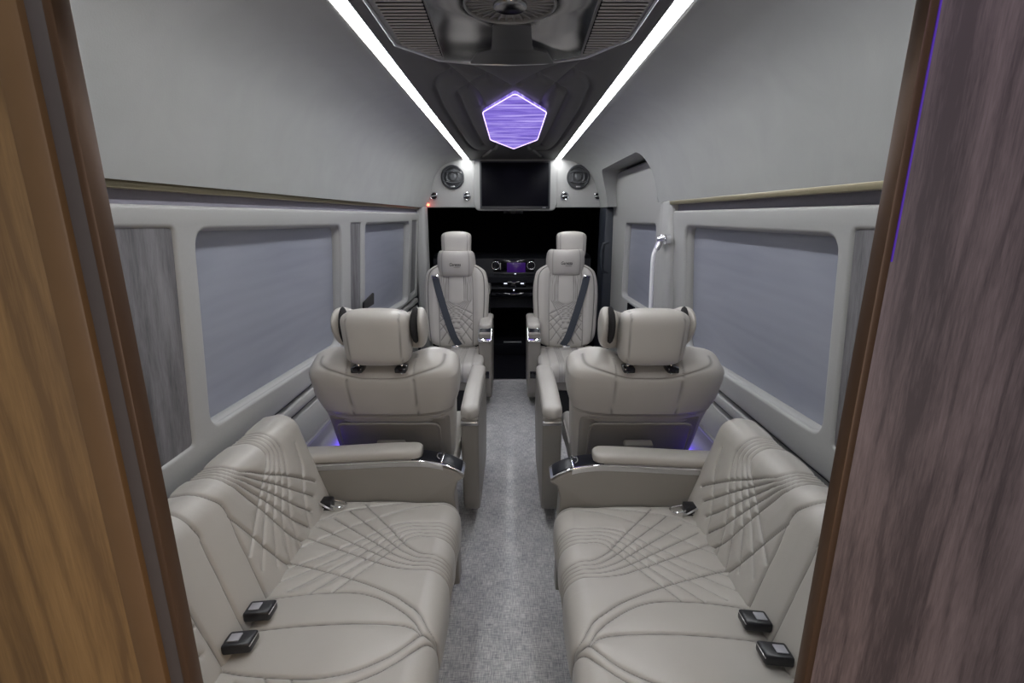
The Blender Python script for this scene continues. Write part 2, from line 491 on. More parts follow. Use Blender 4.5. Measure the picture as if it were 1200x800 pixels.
# recess band and gold strip above the wall panels
for sg, y1, nm in ((-1, 4.50, 'left'), (1, 2.62, 'right')):
    tag(MB().box(sorted((sg*.835, sg*.86)), (.45,y1), (1.40,1.49), 0).build('trim_band_'+nm, 'band', smooth=False), kind='structure')
    tag(MB().box(sorted((sg*(.797 if sg > 0 else .812), sg*.84)), (.45,y1), (1.456,1.474), .003).build('trim_gold_'+nm, 'gold'), kind='structure')
# lower wall: ledge strips and lower panel
for sg, y1, nm in ((-1, 4.5, 'left'), (1, 2.72, 'right')):
    mb = MB()
    mb.box(sorted((sg*.866, sg*.93)), (.45,y1), (.630,.670), .006)
    tag(mb.build('trim_ledge_'+nm, 'panel'), kind='structure')
    tag(MB().box(sorted((sg*.895, sg*.94)), (.45,y1), (.60,.70), 0).build('trim_groove_'+nm, 'navy', smooth=False), kind='structure')
    tag(MB().box(sorted((sg*.870, sg*.94)), (.45,y1), (.47,.604), .006).build('wall_%s_lower' % nm, 'panel'), kind='structure')
    tag(MB().box(sorted((sg*.885, sg*.94)), (.45,y1), (-.01,.462), .004).build('wall_%s_kick' % nm, 'panel'), kind='structure')
    tag(MB().box(sorted((sg*.862, sg*.90)), (.45,y1), (.452,.470), .004).build('trim_rail_'+nm, 'steel'), kind='structure')
# front left corner post
mb = slab(rrect(-.86,-.765,4.44,4.62,.03), [], 1.50, .004, lambda a, b, c: (a, b, .73+c)).build('wall_left_post', 'panel', angle=.6); tag(mb, kind='structure')
# rear edge post of sliding door on the right
mb = slab(rrect(.795,.93,2.55,2.70,.035), [], 1.475, .004, lambda a, b, c: (a-(.0 if c > 0 else 0), b, .735+c)).build('wall_right_post', 'panel', angle=.6); tag(mb, kind='structure')
mb = slab(rrect(.812,.90,2.70,2.80,.03), [], 1.475, .004, lambda a, b, c: (a, b, .735+c)).build('trim_door_post', 'panel', angle=.6); tag(mb, kind='structure')
# sliding door
dw = rquad([(3.09,.79),(3.93,.775),(3.93,1.345),(3.09,1.352)], .05)
def dX(z): return .885-(max(0, z-1.35)*.10)
door = slab(rquad([(2.72,.05),(4.42,.05),(4.42,1.62),(4.30,1.735),(2.72,1.735)], [.02,.02,.06,.08,.04]), [dw], .05, .012, lambda a, b, c: (dX(b)+.025-c, a, b)).build('door_1', 'panel', angle=.6)
tag(door, kind='structure')
window(4, 1, dw, .045, .885)
tag(ring_reveal(1, dw, 'trim_20', lambda z: .885), kind='structure')
tag(MB().box((.90,.97), (2.7,4.5), (1.68,1.90), 0).build('trim_door_track', 'black', smooth=False), kind='structure')
# front bulkhead with arch shape
outl = [(.79,1.474),(.775,1.60),(.735,1.70),(.68,1.78),(.60,1.845),(.50,1.878),(.36,1.888)]
ol = [(-x, z) for x, z in outl]+[(x, z) for x, z in outl[::-1]]
ol = [(-.80,1.474),(-.80,1.90),(.80,1.90),(.93,1.78),(.93,1.474)]
bk = slab(ol, [], .06, .008, lambda a, b, c: (a, 4.62-c, b)).build('wall_front', 'panel', angle=.6); tag(bk, kind='structure')
# cab shell
mb = MB()
mb.box((-1.0,-.95), (4.66,6.3), (-.05,1.95), 0); mb.box((.97,1.02), (4.66,6.3), (-.05,1.95), 0)
mb.box((-1.0,1.0), (6.25,6.3), (-.05,1.95), 0); mb.box((-1.0,1.0), (4.66,6.3), (1.62,1.66), 0)
tag(mb.build('wall_cab', 'cab', smooth=False), kind='structure')
mb = MB().box((.80,.97), (4.34,4.64), (0,1.474), .02)
pil = mb.build('wall_pillar_right', 'navy'); tag(pil, kind='structure')
mb = MB().tube([(.845,4.35,1.18),(.795,4.34,1.165),(.785,4.34,1.12),(.785,4.34,.98),(.80,4.34,.93),(.845,4.35,.91)], .013)
h = mb.build('grab_handle', 'navy'); tag(h, 'dark blue curved grab handle on the black front pillar beside the sliding door', 'handle')
mb = MB().box((-.97,-.86), (4.46,4.66), (0,1.48), .01).build('wall_pillar_left', 'navy'); tag(mb, kind='structure')

# ================================================================== LED strips, hexagon, AC unit
for nm, x0, x1, d in (('left', -.426, -.378, 0), ('right', .378, .426, .006)):
    mb = MB()
    def fx(x, y, z, d=d): return (x+d*(y-1.2)/3.4*1.6-(.0 if d == 0 else .004), y, z)
    r = empty('ceiling_light_strip', ((x0+x1)/2, 2.4, 1.87))
    MB().box((x0,x1), (.3,4.575), (1.886,1.895), .002).map(fx).build('diffuser', 'led', r)
    e0, e1 = (x1-.001, x1+.004) if x0 < 0 else (x0-.004, x0+.001)
    MB().box((e0,e1), (.3,4.575), (1.878,1.892), .002).map(fx).build('frame', 'steel', r)
    tag(r, 'long glowing white light strip along the %s edge of the dark ceiling' % nm, 'light', 'ceiling light strips')
hp = [(0,2.10),(.148,2.46),(.148,3.31),(0,3.74),(-.148,3.31),(-.148,2.46)]
r = empty('hexagon_ceiling_light', (0, 2.9, 1.87))
hx = rquad(hp, .03, 4)
slab(hx, [], .012, .002, lambda a, b, c: (a+.012, b, 1.872+c)).build('glass_panel', 'hex', r, smooth=False)
hb = [(a*1.018, 2.92+(b-2.92)*1.004) for a, b in hx]; hs = [(a*.990, 2.92+(b-2.92)*.996) for a, b in hx]
slab(hb, [hs], .003, .0008, lambda a, b, c: (a+.012, b, 1.8645+c)).build('rim', 'hexrim', r)
tag(r, 'glowing purple hexagonal light panel in the dark ceiling before the screen', 'light')

ac = empty('air_conditioning_unit', (0, 1.0, 1.85))
aco = [(-.312,.32),(.308,.32),(.306,1.42),(.215,1.575),(.09,1.632),(-.02,1.645),(-.12,1.632),(-.215,1.60),(-.312,1.465)]
def inset(p, k, c=(0,1.0)): return [(c[0]+(a-c[0])*k, c[1]+(b-c[1])*(1-(1-k)*.45)) for a, b in p]
slab(inset(aco, 1.0), [], .035, .004, lambda a, b, c: (a, b, 1.862+c)).build('housing', 'acframe', ac, angle=.5)
gl = rquad([(-.296,.34),(-.196,.34),(-.190,1.20),(-.200,1.575),(-.293,1.455)], .006, 2)
gr = [(-a, b-.03 if b > 1 else b) for a, b in gl]
cp_ = [(-.186,.34),(.186,.34),(.182,1.20),(.192,1.545),(.09,1.605),(-.02,1.618),(-.12,1.605),(-.196,1.573),(-.184,1.20)]
cir = [(-.004+.100*math.cos(t), 1.195+.100*math.sin(t)) for t in np.linspace(0, 2*PI, 48, endpoint=False)]
slab(cp_, [cir], .010, .002, lambda a, b, c: (a, b, 1.842+c)).build('mirror_panel', 'acmirror', ac, angle=.5)
slab(inset(aco, 1.012), [inset(aco, .985)], .010, .003, lambda a, b, c: (a, b, 1.845+c)).build('rim', 'steel', ac)
for sgn, g in ((-1, gl), (1, gr)):
    mb = MB()
    def inside(x, y, P=g):
        c = False
        for i in range(len(P)):
            (x1, y1), (x2, y2) = P[i-1], P[i]
            if (y1 > y) != (y2 > y) and x < (x2-x1)*(y-y1)/(y2-y1)+x1: c = not c
        return c
    y = .36
    while y < 1.58:
        xsx = [x for x in np.linspace(-.30, .30, 400) if inside(x, y)]
        if xsx and max(xsx)-min(xsx) > .012:
            mb.box((min(xsx), max(xsx)), (y, y+.008), (1.838,1.841), .002, 1)
        y += .0185
    mb.build('louvre_grille', 'acslat', ac)
    slab(g, [], .004, .001, lambda a, b, c: (a, b, 1.8455+c)).build('grille_backing', 'cab', ac, smooth=False)
# round vent with radial vanes
mb = MB()
for k in range(30):
    t = 2*PI*k/30; c, s = math.cos(t), math.sin(t)
    def rot(x, y, z, c=c, s=s): return (-.004+x*c-y*s, 1.195+x*s+y*c, z)
    b = MB().box((.034,.094), (-.0028,.0028), (1.838,1.841), .0008, 1).map(rot); mb.put(b.v, b.f)
rv = mb.build('round_vent', 'acframe', ac)
slab(cir, [], .004, .001, lambda a, b, c: (a, b, 1.850+c)).build('vent_backing', 'cab', rv, smooth=False)
ring = [(-.004+.094*math.cos(t), 1.195+.094*math.sin(t)) for t in np.linspace(0, 2*PI, 48, endpoint=False)]
slab([(-.004+(a+.004)*1.06, 1.195+(b-1.195)*1.06) for a, b in ring], [ring], .014, .003, lambda a, b, c: (a, b, 1.840+c)).build('vent_ring', 'acframe', rv)
hub = [(-.004+.037*math.cos(t), 1.195+.037*math.sin(t)) for t in np.linspace(0, 2*PI, 32, endpoint=False)]
slab(hub, [], .016, .005, lambda a, b, c: (a, b, 1.838+c)).build('vent_hub', 'acmirror', rv)
slab(rquad([(-.125,1.60),(-.095,1.50),(-.055,1.475),(-.045,1.30),(.045,1.30),(.055,1.475),(.095,1.50),(.125,1.60),(0,1.612)], .012, 3), [], .004, .001, lambda a, b, c: (a, b, 1.836+c)).build('control_panel', 'acdark', ac)
tag(ac, 'glossy dark ceiling air unit with side louvres and a round vent between the light strips', 'air conditioner')

# ================================================================== bulkhead fittings
bx = MB(); hous = slab(rquad([(-.345,1.50),(-.315,1.445),(.375,1.445),(.405,1.50),(.40,1.888),(-.34,1.888)], [.03,.03,.03,.03,.02,.02]), [], .07, .012, lambda a, b, c: (a, 4.575-c, b)).build('trim_television_housing', 'panel', angle=.6)
tag(hous, kind='structure')
tv = empty('television', (.03, 4.52, 1.46))
slab(rrect(-.283,.338,1.462,1.862,.008), [], .03, .004, lambda a, b, c: (a, 4.528-c, b)).build('bezel', 'bezel', tv)
slab(rrect(-.268,.323,1.484,1.850,.003), [], .004, .001, lambda a, b, c: (a, 4.511-c, b)).build('screen', 'screen', tv, smooth=False)
MB().box((.27,.30), (4.508,4.512), (1.470,1.475), 0).build('badge', 'steel', tv)
tag(tv, 'black flat television set into the grey panel above the cab opening', 'television')
def disc(cx, cz_, r, y, d, n=40): return slab([(cx+r*math.cos(t), cz_+r*math.sin(t)) for t in np.linspace(0, 2*PI, n, endpoint=False)], [], d, d*.3, lambda a, b, c: (a, y-c, b))
def ringm(cx, cz_, r0, r1, y, d, n=40):
    f = lambda r: [(cx+r*math.cos(t), cz_+r*math.sin(t)) for t in np.linspace(0, 2*PI, n, endpoint=False)]
    return slab(f(r1), [f(r0)], d, d*.3, lambda a, b, c: (a, y-c, b))
for sx, cx in (('left', -.528), ('right', .590)):
    sp = empty('speaker', (cx, 4.58, 1.68)); zc = 1.735; R = .103
    ringm(cx, zc, R*.80, R, 4.578, .018).build('rim', 'speaker', sp)
    disc(cx, zc, R*.82, 4.586, .006).build('cone', 'speaker', sp)
    ringm(cx, zc, R*.45, R*.62, 4.580, .010).build('surround', 'speakerhi', sp)
    mb = MB()
    for s in (1, -1):
        pts = [(cx+R*.78*math.cos(t), 4.570, zc+s*R*(.30+.16*math.sin(t))) for t in np.linspace(.15, PI-.15, 14)]
        mb.tube(pts, .006, 8)
    mb.build('grille_bar', 'speakerhi', sp)
    disc(cx, zc, R*.30, 4.578, .014).build('tweeter', 'speakerhi', sp)
    mb = MB().box((cx-.02,cx+.02), (4.564,4.568), (zc-R*.84,zc-R*.74), .001); mb.build('badge', 'steel', sp)
    tag(sp, 'round black speaker on the front panel to the %s of the television' % sx, 'speaker', 'front panel speakers')
for i, (cx, lab) in enumerate(((-.700, 'outermost on the left of the television'), (-.405, 'just left of the television'), (.472, 'just right of the television'), (.772, 'outermost on the right of the television'))):
    zc = 1.572 if i != 0 else 1.573; v = empty('air_vent', (cx, 4.58, zc-.04))
    ringm(cx, zc, .026, .036, 4.582, .018, 28).build('rim', 'chrome', v)
    disc(cx, zc, .028, 4.584, .010, 28).build('bowl', 'gloss', v)
    MB().box((cx-.026,cx+.026), (4.568,4.576), (zc-.003,zc+.006), .002).map(lambda x, y, z: (x, y, z+(x-cx)*.15)).build('flap', 'steel', v)
    tag(v, 'small round chrome air vent, '+lab, 'air vent', 'front panel air vents')
r = MB(); r.put(*(lambda b: (b.v, b.f))(disc(-.752, 1.497, .011, 4.56, .012, 20)))
o = r.build('indicator_lamp', 'red'); tag(o, 'tiny glowing red lamp at the left end of the gold wall trim', 'lamp')

# ================================================================== cab
db = empty('dashboard', (0, 5.4, .3))
P = [(5.60,1.00),(5.42,.99),(5.34,.955),(5.33,.80),(5.30,.76),(5.32,.70),(5.40,.66),(5.44,.40),(5.60,.36)]
mb = MB(); mb.rings([[(x, y, z) for y, z in P] for x in (-.85,-.6,-.35,.35,.6,.85)])
mb.build('body', 'dashgrey', db, angle=.5)
MB().box((-.20,.24), (5.315,5.345), (.815,.945), .01).build('instrument_panel', 'gloss', db)
MB().box((-.055,.145), (5.305,5.32), (.80,.915), .006).build('display', 'dashscreen', db)
for cx in (-.175, .205):
    ringm(cx, .885, .036, .048, 5.30, .018, 28).build('vent_ring', 'chrome', db)
MB().box((-.128,-.120), (5.30,5.31), (.84,.91), .001).build('trim_bar', 'steel', db)
MB().box((-.20,.24), (5.295,5.33), (.785,.81), .008).build('button_row', 'bezel', db)
MB().box((.025,.045), (5.285,5.30), (.793,.801), .002).build('button', 'dashlight', db)
MB().box((-.115,.155), (5.27,5.33), (.655,.72), .012).build('control_unit', 'gloss', db)
for cx in (-.07, .11): MB().box((cx-.018,cx+.018), (5.26,5.275), (.690,.702), .003).build('button', 'dashlight', db)
MB().box((-.24,.28), (5.26,5.40), (.545,.60), .02).build('shelf', 'gloss', db)
disc(.02, .625, .008, 5.26, .01, 14).build('socket', 'dashlight', db)
MB().box((-.45,.49), (5.28,5.36), (.63,.652), .01).build('lower_trim', 'dashgrey', db)
tag(db, 'dark vehicle dashboard with purple display seen between the two front seats', 'dashboard')
o = MB().box((-.27,-.215), (4.75,5.05), (.655,.73), .012).build('cab_armrest', 'leather'); 
o2 = MB().box((-.262,-.222), (4.95,5.02), (.0,.66), .01).build('armrest_post', 'black', o)
tag(o, 'small grey armrest in the dark cab just right of the left front seat', 'armrest')
o = MB().box((-.09,.10), (5.02,5.05), (.10,.112), .003).build('step_trim', 'steel')
o3 = MB().box((-.30,.32), (4.95,5.27), (-.02,.10), .01).build('step_box', 'cab', o)
tag(o, 'thin metal edge of the low black box on the cab floor', 'step')
o = MB().box((-.10,.13), (5.6,5.63), (1.42,1.50), .02).build('rear_view_mirror', 'gloss')
MB().box((.0,.02), (5.63,5.65), (1.48,1.62), .004).build('stem', 'black', o)
MB().box((-.09,.12), (5.595,5.60), (1.492,1.496), .001).build('trim_edge', 'dashgrey', o)
tag(o, 'black rear view mirror hanging in the dark cab below the television', 'mirror')

# ================================================================== SOFAS
JX = -.635
def mirrorY(l, c=.950): return [(a, 2*c-b) for a, b in l]
def L(pts, front=None):     # world trace on the seat plane -> (distance from junction, Y)
    q = [(X-JX, Y) for X, Y in pts]
    if front is not None: q = [(.60, front), (.50, front), (.43, front)]+q
    return q
Pout = L([(-.30,1.377),(-.328,1.375),(-.368,1.362),(-.409,1.331),(-.446,1.294),(-.495,1.254),(-.538,1.22),(-.612,1.175),(-.66,1.15)], 1.374)
Pin = L([(-.258,1.306),(-.283,1.310),(-.312,1.298),(-.328,1.274),(-.358,1.231),(-.386,1.188),(-.43,1.127),(-.467,1.074),(-.51,1.01)], 1.303)
Qout = L([(-.24,1.162),(-.29,1.164),(-.34,1.172),(-.387,1.189),(-.426,1.206),(-.537,1.258),(-.65,1.315)], 1.160)
Qin = L([(-.240,1.226),(-.268,1.232),(-.316,1.266),(-.372,1.331),(-.418,1.384),(-.473,1.446),(-.50,1.48)], 1.222)
SE1 = L([(-.25,1.478),(-.316,1.461),(-.393,1.422),(-.47,1.375),(-.524,1.34),(-.572,1.298),(-.65,1.24)], 1.481)
SE0 = L([(-.283,1.500),(-.546,1.441),(-.6,1.403),(-.65,1.37)])
SE1q = L([(-.05,.957),(-.14,.958),(-.19,.968),(-.225,1.004),(-.26,1.034),(-.315,1.071),(-.438,1.124),(-.519,1.153),(-.601,1.181),(-.65,1.195)])
leafA = L([(-.66,1.046),(-.629,1.051),(-.574,1.062),(-.488,1.071),(-.408,1.071),(-.341,1.054),(-.277,1.017),(-.235,.98),(-.213,.954),(-.190,.948),(-.15,.947),(-.05,.947)])
leafC = L([(-.65,.950),(-.51,.965),(-.39,.972),(-.283,.972),(-.24,.962),(-.213,.947)])
def clip_side(line, fn, keep):  # keep the points for which keep(a,b) is true
    out = [p for p in line if keep(p[0], p[1])]
    return np.array(out) if len(out) > 1 else None
la = smoothcurve(leafA)
def leafY(a): return np.interp(a, la[:,0], la[:,1])
def seat_lines():
    q = interp_curves(Pout, Pin, 5)+interp_curves(Qout, Qin, 5)
    q += [smoothcurve(SE1), smoothcurve(SE1q), smoothcurve(SE0)]
    o0 = smoothcurve(SE0)
    keep = lambda a, b: (b > leafY(a) or a > .36) and (b < np.interp(-a, -o0[::-1][:,0], o0[::-1][:,1]) if False else True)
    out = []
    for l in q:
        c = clip_side(l, None, keep)
        if c is not None: out.append(c)
    hard = out+[la]
    mir = [np.array(mirrorY(l)) for l in hard]
    return hard+mir+[smoothcurve(leafC)], []
LB = .3132
def LBk(pts, top=None):
    q = [(a*LB, Y) for Y, a in pts]
    if top is not None: q = [(.52, top), (.42, top), (.36, top)]+q
    return q
Bpo = LBk([(1.370,.93),(1.375,.858),(1.365,.74),(1.335,.547),(1.284,.325),(1.26,.075),(1.25,-.1)], 1.366)
Bpi = LBk([(1.298,.97),(1.295,.92),(1.271,.834),(1.209,.706),(1.142,.554),(1.101,.463),(1.03,.30)], 1.300)
Bqu = LBk([(1.174,1.0),(1.212,.901),(1.26,.792),(1.343,.617),(1.448,.362),(1.47,.30)], 1.162)
Bql = LBk([(1.117,.98),(1.122,.948),(1.144,.805),(1.176,.617),(1.208,.404),(1.242,.175),(1.267,.057),(1.29,-.05)], 1.108)
BE1 = LBk([(1.452,.80),(1.449,.732),(1.436,.552),(1.388,.342),(1.352,.134),(1.335,-.05)])
BE1q = LBk([(1.063,.78),(1.107,.484),(1.132,.301),(1.17,.05),(1.19,-.05)])
bleaf = LBk([(1.042,1.0),(1.061,.883),(1.066,.745),(1.060,.563),(1.060,.366),(1.057,.154),(1.055,-.1)], 1.030)
bleafC = LBk([(.955,.95),(.962,.834),(.958,.757),(.955,.46),(.952,.267),(.950,-.05)], .955)
def back_lines():
    q = interp_curves(Bpo, Bpi, 5)+interp_curves(Bqu, Bql, 5)+[smoothcurve(BE1), smoothcurve(BE1q)]
    out = [l for l in (clip_side(l, None, lambda a, b: b > 1.062) for l in q) if l is not None]
    hard = out+[smoothcurve(bleaf)]
    mir = [np.array(mirrorY(l, .957)) for l in hard]
    return hard+mir+[smoothcurve(bleafC)], []

def sofa(sg, ox, oy, side_name):
    """sg=-1 left of the aisle, +1 right. local x grows from the seat/back junction to the aisle."""
    root = empty('bench_sofa', (sg*.45+ox*0, 1.0+oy, 0))
    def fn(x, y, z): return (-sg*x+ox, y+oy, z)
    # seat
    arc = lambda cx, cz_, r, a0, a1, n=14: [(cx+r*math.cos(math.radians(a0+(a1-a0)*k/n)), cz_+r*math.sin(math.radians(a0+(a1-a0)*k/n))) for k in range(n+1)]
    prof = [(-.045,.400),(-.035,.430),(-.015,.444),(.02,.448),(.12,.4515),(.25,.453),(.36,.449)]+arc(.392, .385, .066, 82, 0)[0:]+[(.459,.35)]+arc(.430, .335, .028, 0, -80, 6)
    pp = np.array(prof); Ls = np.concatenate([[0], np.cumsum(np.linalg.norm(np.diff(pp, axis=0), axis=1))])
    s0 = float(np.interp(0, pp[:7,0], Ls[:7]))
    hard, soft = seat_lines()
    quilted('seat_cushion', prof, .50, 1.505, s0, hard, fn, 'leather', root, soft=soft, up=1)
    # backrest : straight face, roll over the top, down behind
    face0 = np.array((-.005,.42)); d = np.array((-.09,.30))/LB
    f0 = np.array((.005,.45)); top = f0+d*LB*.90
    ang = math.degrees(math.atan2(d[0]*-1, d[1]))    # lean
    r = .060; nrm = np.array((d[1], -d[0]))          # towards the room
    c = top-nrm*r; a0 = math.degrees(math.atan2(nrm[1], nrm[0]))
    prof = [tuple(f0-d*.07-nrm*.03), tuple(f0-d*.045-nrm*.006), tuple(f0-d*.02), tuple(f0), tuple(f0+d*.1), tuple(f0+d*.2), tuple(top)]+arc(c[0], c[1], r, a0, 100, 16)[1:]+[(c[0]-.05, c[1]+.052), (-.20+.005, c[1]+.03), (-.205, c[1]-.05)]
    pp = np.array(prof); Ls = np.concatenate([[0], np.cumsum(np.linalg.norm(np.diff(pp, axis=0), axis=1))]); s0 = Ls[3]
    hard, soft = back_lines()
    def fb(x, y, z):
        if x < -.12: x = -.12+(x+.12)*.9
        return fn(x, y, z)
    quilted('backrest', prof, .50, 1.530, s0, hard, fb, 'leather', root, soft=soft, up=-1, endr=.04, puff=.006, depth=.006, wid=.0035)
    # base under the seat
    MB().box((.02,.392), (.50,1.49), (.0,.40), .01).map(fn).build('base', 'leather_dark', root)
    # far arm
    ax0, ax1 = -.20, .462
    topc = [(-.20,.575),(.0,.583),(.12,.590),(.23,.596),(.32,.597),(.39,.587),(.44,.568),(.470,.548)]
    tc = smoothcurve(topc, 6)
    body = [tuple(p-np.array((0,.012))) for p in tc]+[(.468,.528),(.448,.515),(.436,.47),(.440,.40),(.444,.10),(.36,.08),(-.20,.08)]
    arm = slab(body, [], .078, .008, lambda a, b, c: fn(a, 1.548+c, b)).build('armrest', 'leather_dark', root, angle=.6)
    # metal band following the top edge, wraps the tip
    rim = [tuple(p) for p in tc]+[tuple(p-np.array((0,.006))) for p in tc[::-1]]
    slab(rim, [], .082, .002, lambda a, b, c: fn(a, 1.548+c, b)).build('metal_band', 'chrome', arm, angle=.6)
    rim2 = [tuple(p-np.array((0,.006))) for p in tc if p[0] < .40]+[tuple(p-np.array((0,.024))) for p in tc[::-1] if p[0] < .40]
    slab(rim2, [], .080, .002, lambda a, b, c: fn(a, 1.548+c, b)).build('grey_band', 'steel', arm, angle=.6)
    gp = [p for p in tc if p[0] > .29]
    gtop = [tuple(p+np.array((0,.0025))) for p in gp]+[tuple(p-np.array((0,.001))) for p in gp[::-1]]
    g2 = [(min(a, .462), b) for a, b in gtop]
    slab(g2, [], .070, .0008, lambda a, b, c: fn(a, 1.548+c, b)).build('control_panel', 'panelblack', arm, angle=.6)
    zt = lambda a: float(np.interp(a, tc[:,0], tc[:,1]))
    mb = MB().box((.392,.398), (1.512,1.584), (-.001,.004), .001); mb.map(lambda x, y, z: fn(x, y, zt(x)+z+.002)).build('divider', 'chrome', arm)
    pts = [fn(.388, 1.526, zt(.388)+.005), fn(.378, 1.536, zt(.376)+.007), fn(.378, 1.560, zt(.376)+.007), fn(.388, 1.570, zt(.388)+.005)]
    MB().tube([tuple(p) for p in smoothcurve(pts, 5)], .0025, 6).build('switch_ring', 'chrome', arm)
    # pad
    pc = [p for p in smoothcurve(topc, 16) if p[0] < .328]
    N = 28; rings = []
    for p in list(pc):
        a, b = p; e = max(0., (.330-a)); rad = .034
        k = 1. if e > rad else math.sqrt(max(1-((rad-e)/rad)**2, .02))
        ring = []
        for t in range(N):
            th = 2*PI*t/N; cs, sn = math.cos(th), math.sin(th); p_ = 2/2.8
            yy = .041*k*math.copysign(abs(cs)**p_, cs); zz = .021*(.45+.55*k)*math.copysign(abs(sn)**p_, sn)
            ring.append(fn(a, 1.548+yy, b+.017+zz))
        rings.append(ring)
    MB().rings(rings).build('arm_pad', 'leather', arm, angle=1.2)
    # buckles
    for yb, tilt in ((.985, .02), (.895, .02)):
        b = MB().box((.0,.056), (yb-.022,yb+.022), (.452,.478), .006, 3)
        b.map(lambda x, y, z: fn(x, y+(x-.03)*.28, z+.012-(x-.03)*.15))
        bb = b.build('belt_buckle', 'buckle', root)
        c = MB().box((.008,.030), (yb-.011,yb+.011), (.4775,.4805), .003, 2).map(lambda x, y, z: fn(x, y+(x-.03)*.28, z+.012-(x-.03)*.15)); c.build('release_button', 'buckle_label', bb)
        t = MB().tube([fn(.0555, yb-.015, .4805), fn(.0555, yb+.026, .4805)], .0014, 6).build('edge_highlight_trim', 'steel', bb)
    b = MB().box((-.012,.035), (1.435,1.475), (.452,.484), .005, 2).map(fn); bb = b.build('belt_latch', 'buckle', root)
    pts = [fn(.03,1.44,.47), fn(.062,1.435,.465), fn(.078,1.45,.462), (fn(.070,1.472,.462)), fn(.03,1.472,.47)]
    MB().tube([tuple(p) for p in smoothcurve(pts, 6)], .003, 8).build('latch_tongue', 'chrome', bb)
    pts = [fn(.0,1.43,.485), fn(.03,1.415,.478), fn(.045,1.425,.462), fn(.03,1.44,.46), fn(.0,1.435,.46)]
    MB().tube([tuple(p) for p in smoothcurve(pts, 6)], .003, 8).build('latch_wire', 'steel', bb)
    tag(root, 'quilted light grey leather bench sofa along the %s wall, nearest the camera' % side_name, 'sofa', 'bench sofas facing the aisle')
    return root
sofa(-1, JX, 0, 'left')
sofa(1, .600, -.03, 'right')

# ================================================================== CAPTAIN SEATS
def superloop(w, d, N, p):
    t = np.linspace(0, 2*PI, N, endpoint=False); c, s = np.cos(t), np.sin(t)
    return w*np.sign(c)*np.abs(c)**(2/p), d*np.sign(s)*np.abs(s)**(2/p)
def pillowloft(axis_pts, wh, N, p, frame):
    """generic closed loft; frame(i, a, b) -> world"""
    rings = []
    for i, (w, h) in enumerate(wh):
        a, b = superloop(w, h, N, p); rings.append([frame(i, x, y) for x, y in zip(a, b)])
    return rings

def seat_back_lines():
    out = []
    for s in (1, -1):
        ends = [(.125,.44),(.125,.33),(.125,.20),(.118,.05),(.062,.0)]
        for i in range(5):
            xt = -s*(.060+.0135*i); ex, eh = ends[i]; ex *= s
            kb = .66-.004*i
            pts = [(xt,1.0),(xt,.80),(xt,kb)]+[(xt*.86*(1-q)+ex*q, (kb-.05)*(1-q)+eh*q) for q in (0,.33,.66,1)]
            out.append(smoothcurve(pts, 8))
        out.append(smoothcurve([(-s*.12,.42),(0,.17),(s*.06,.02)], 8))
        out.append(smoothcurve([(-s*.12,.30),(-s*.06,.14),(-s*.01,.02)], 8))
    return out
SBL = seat_back_lines()

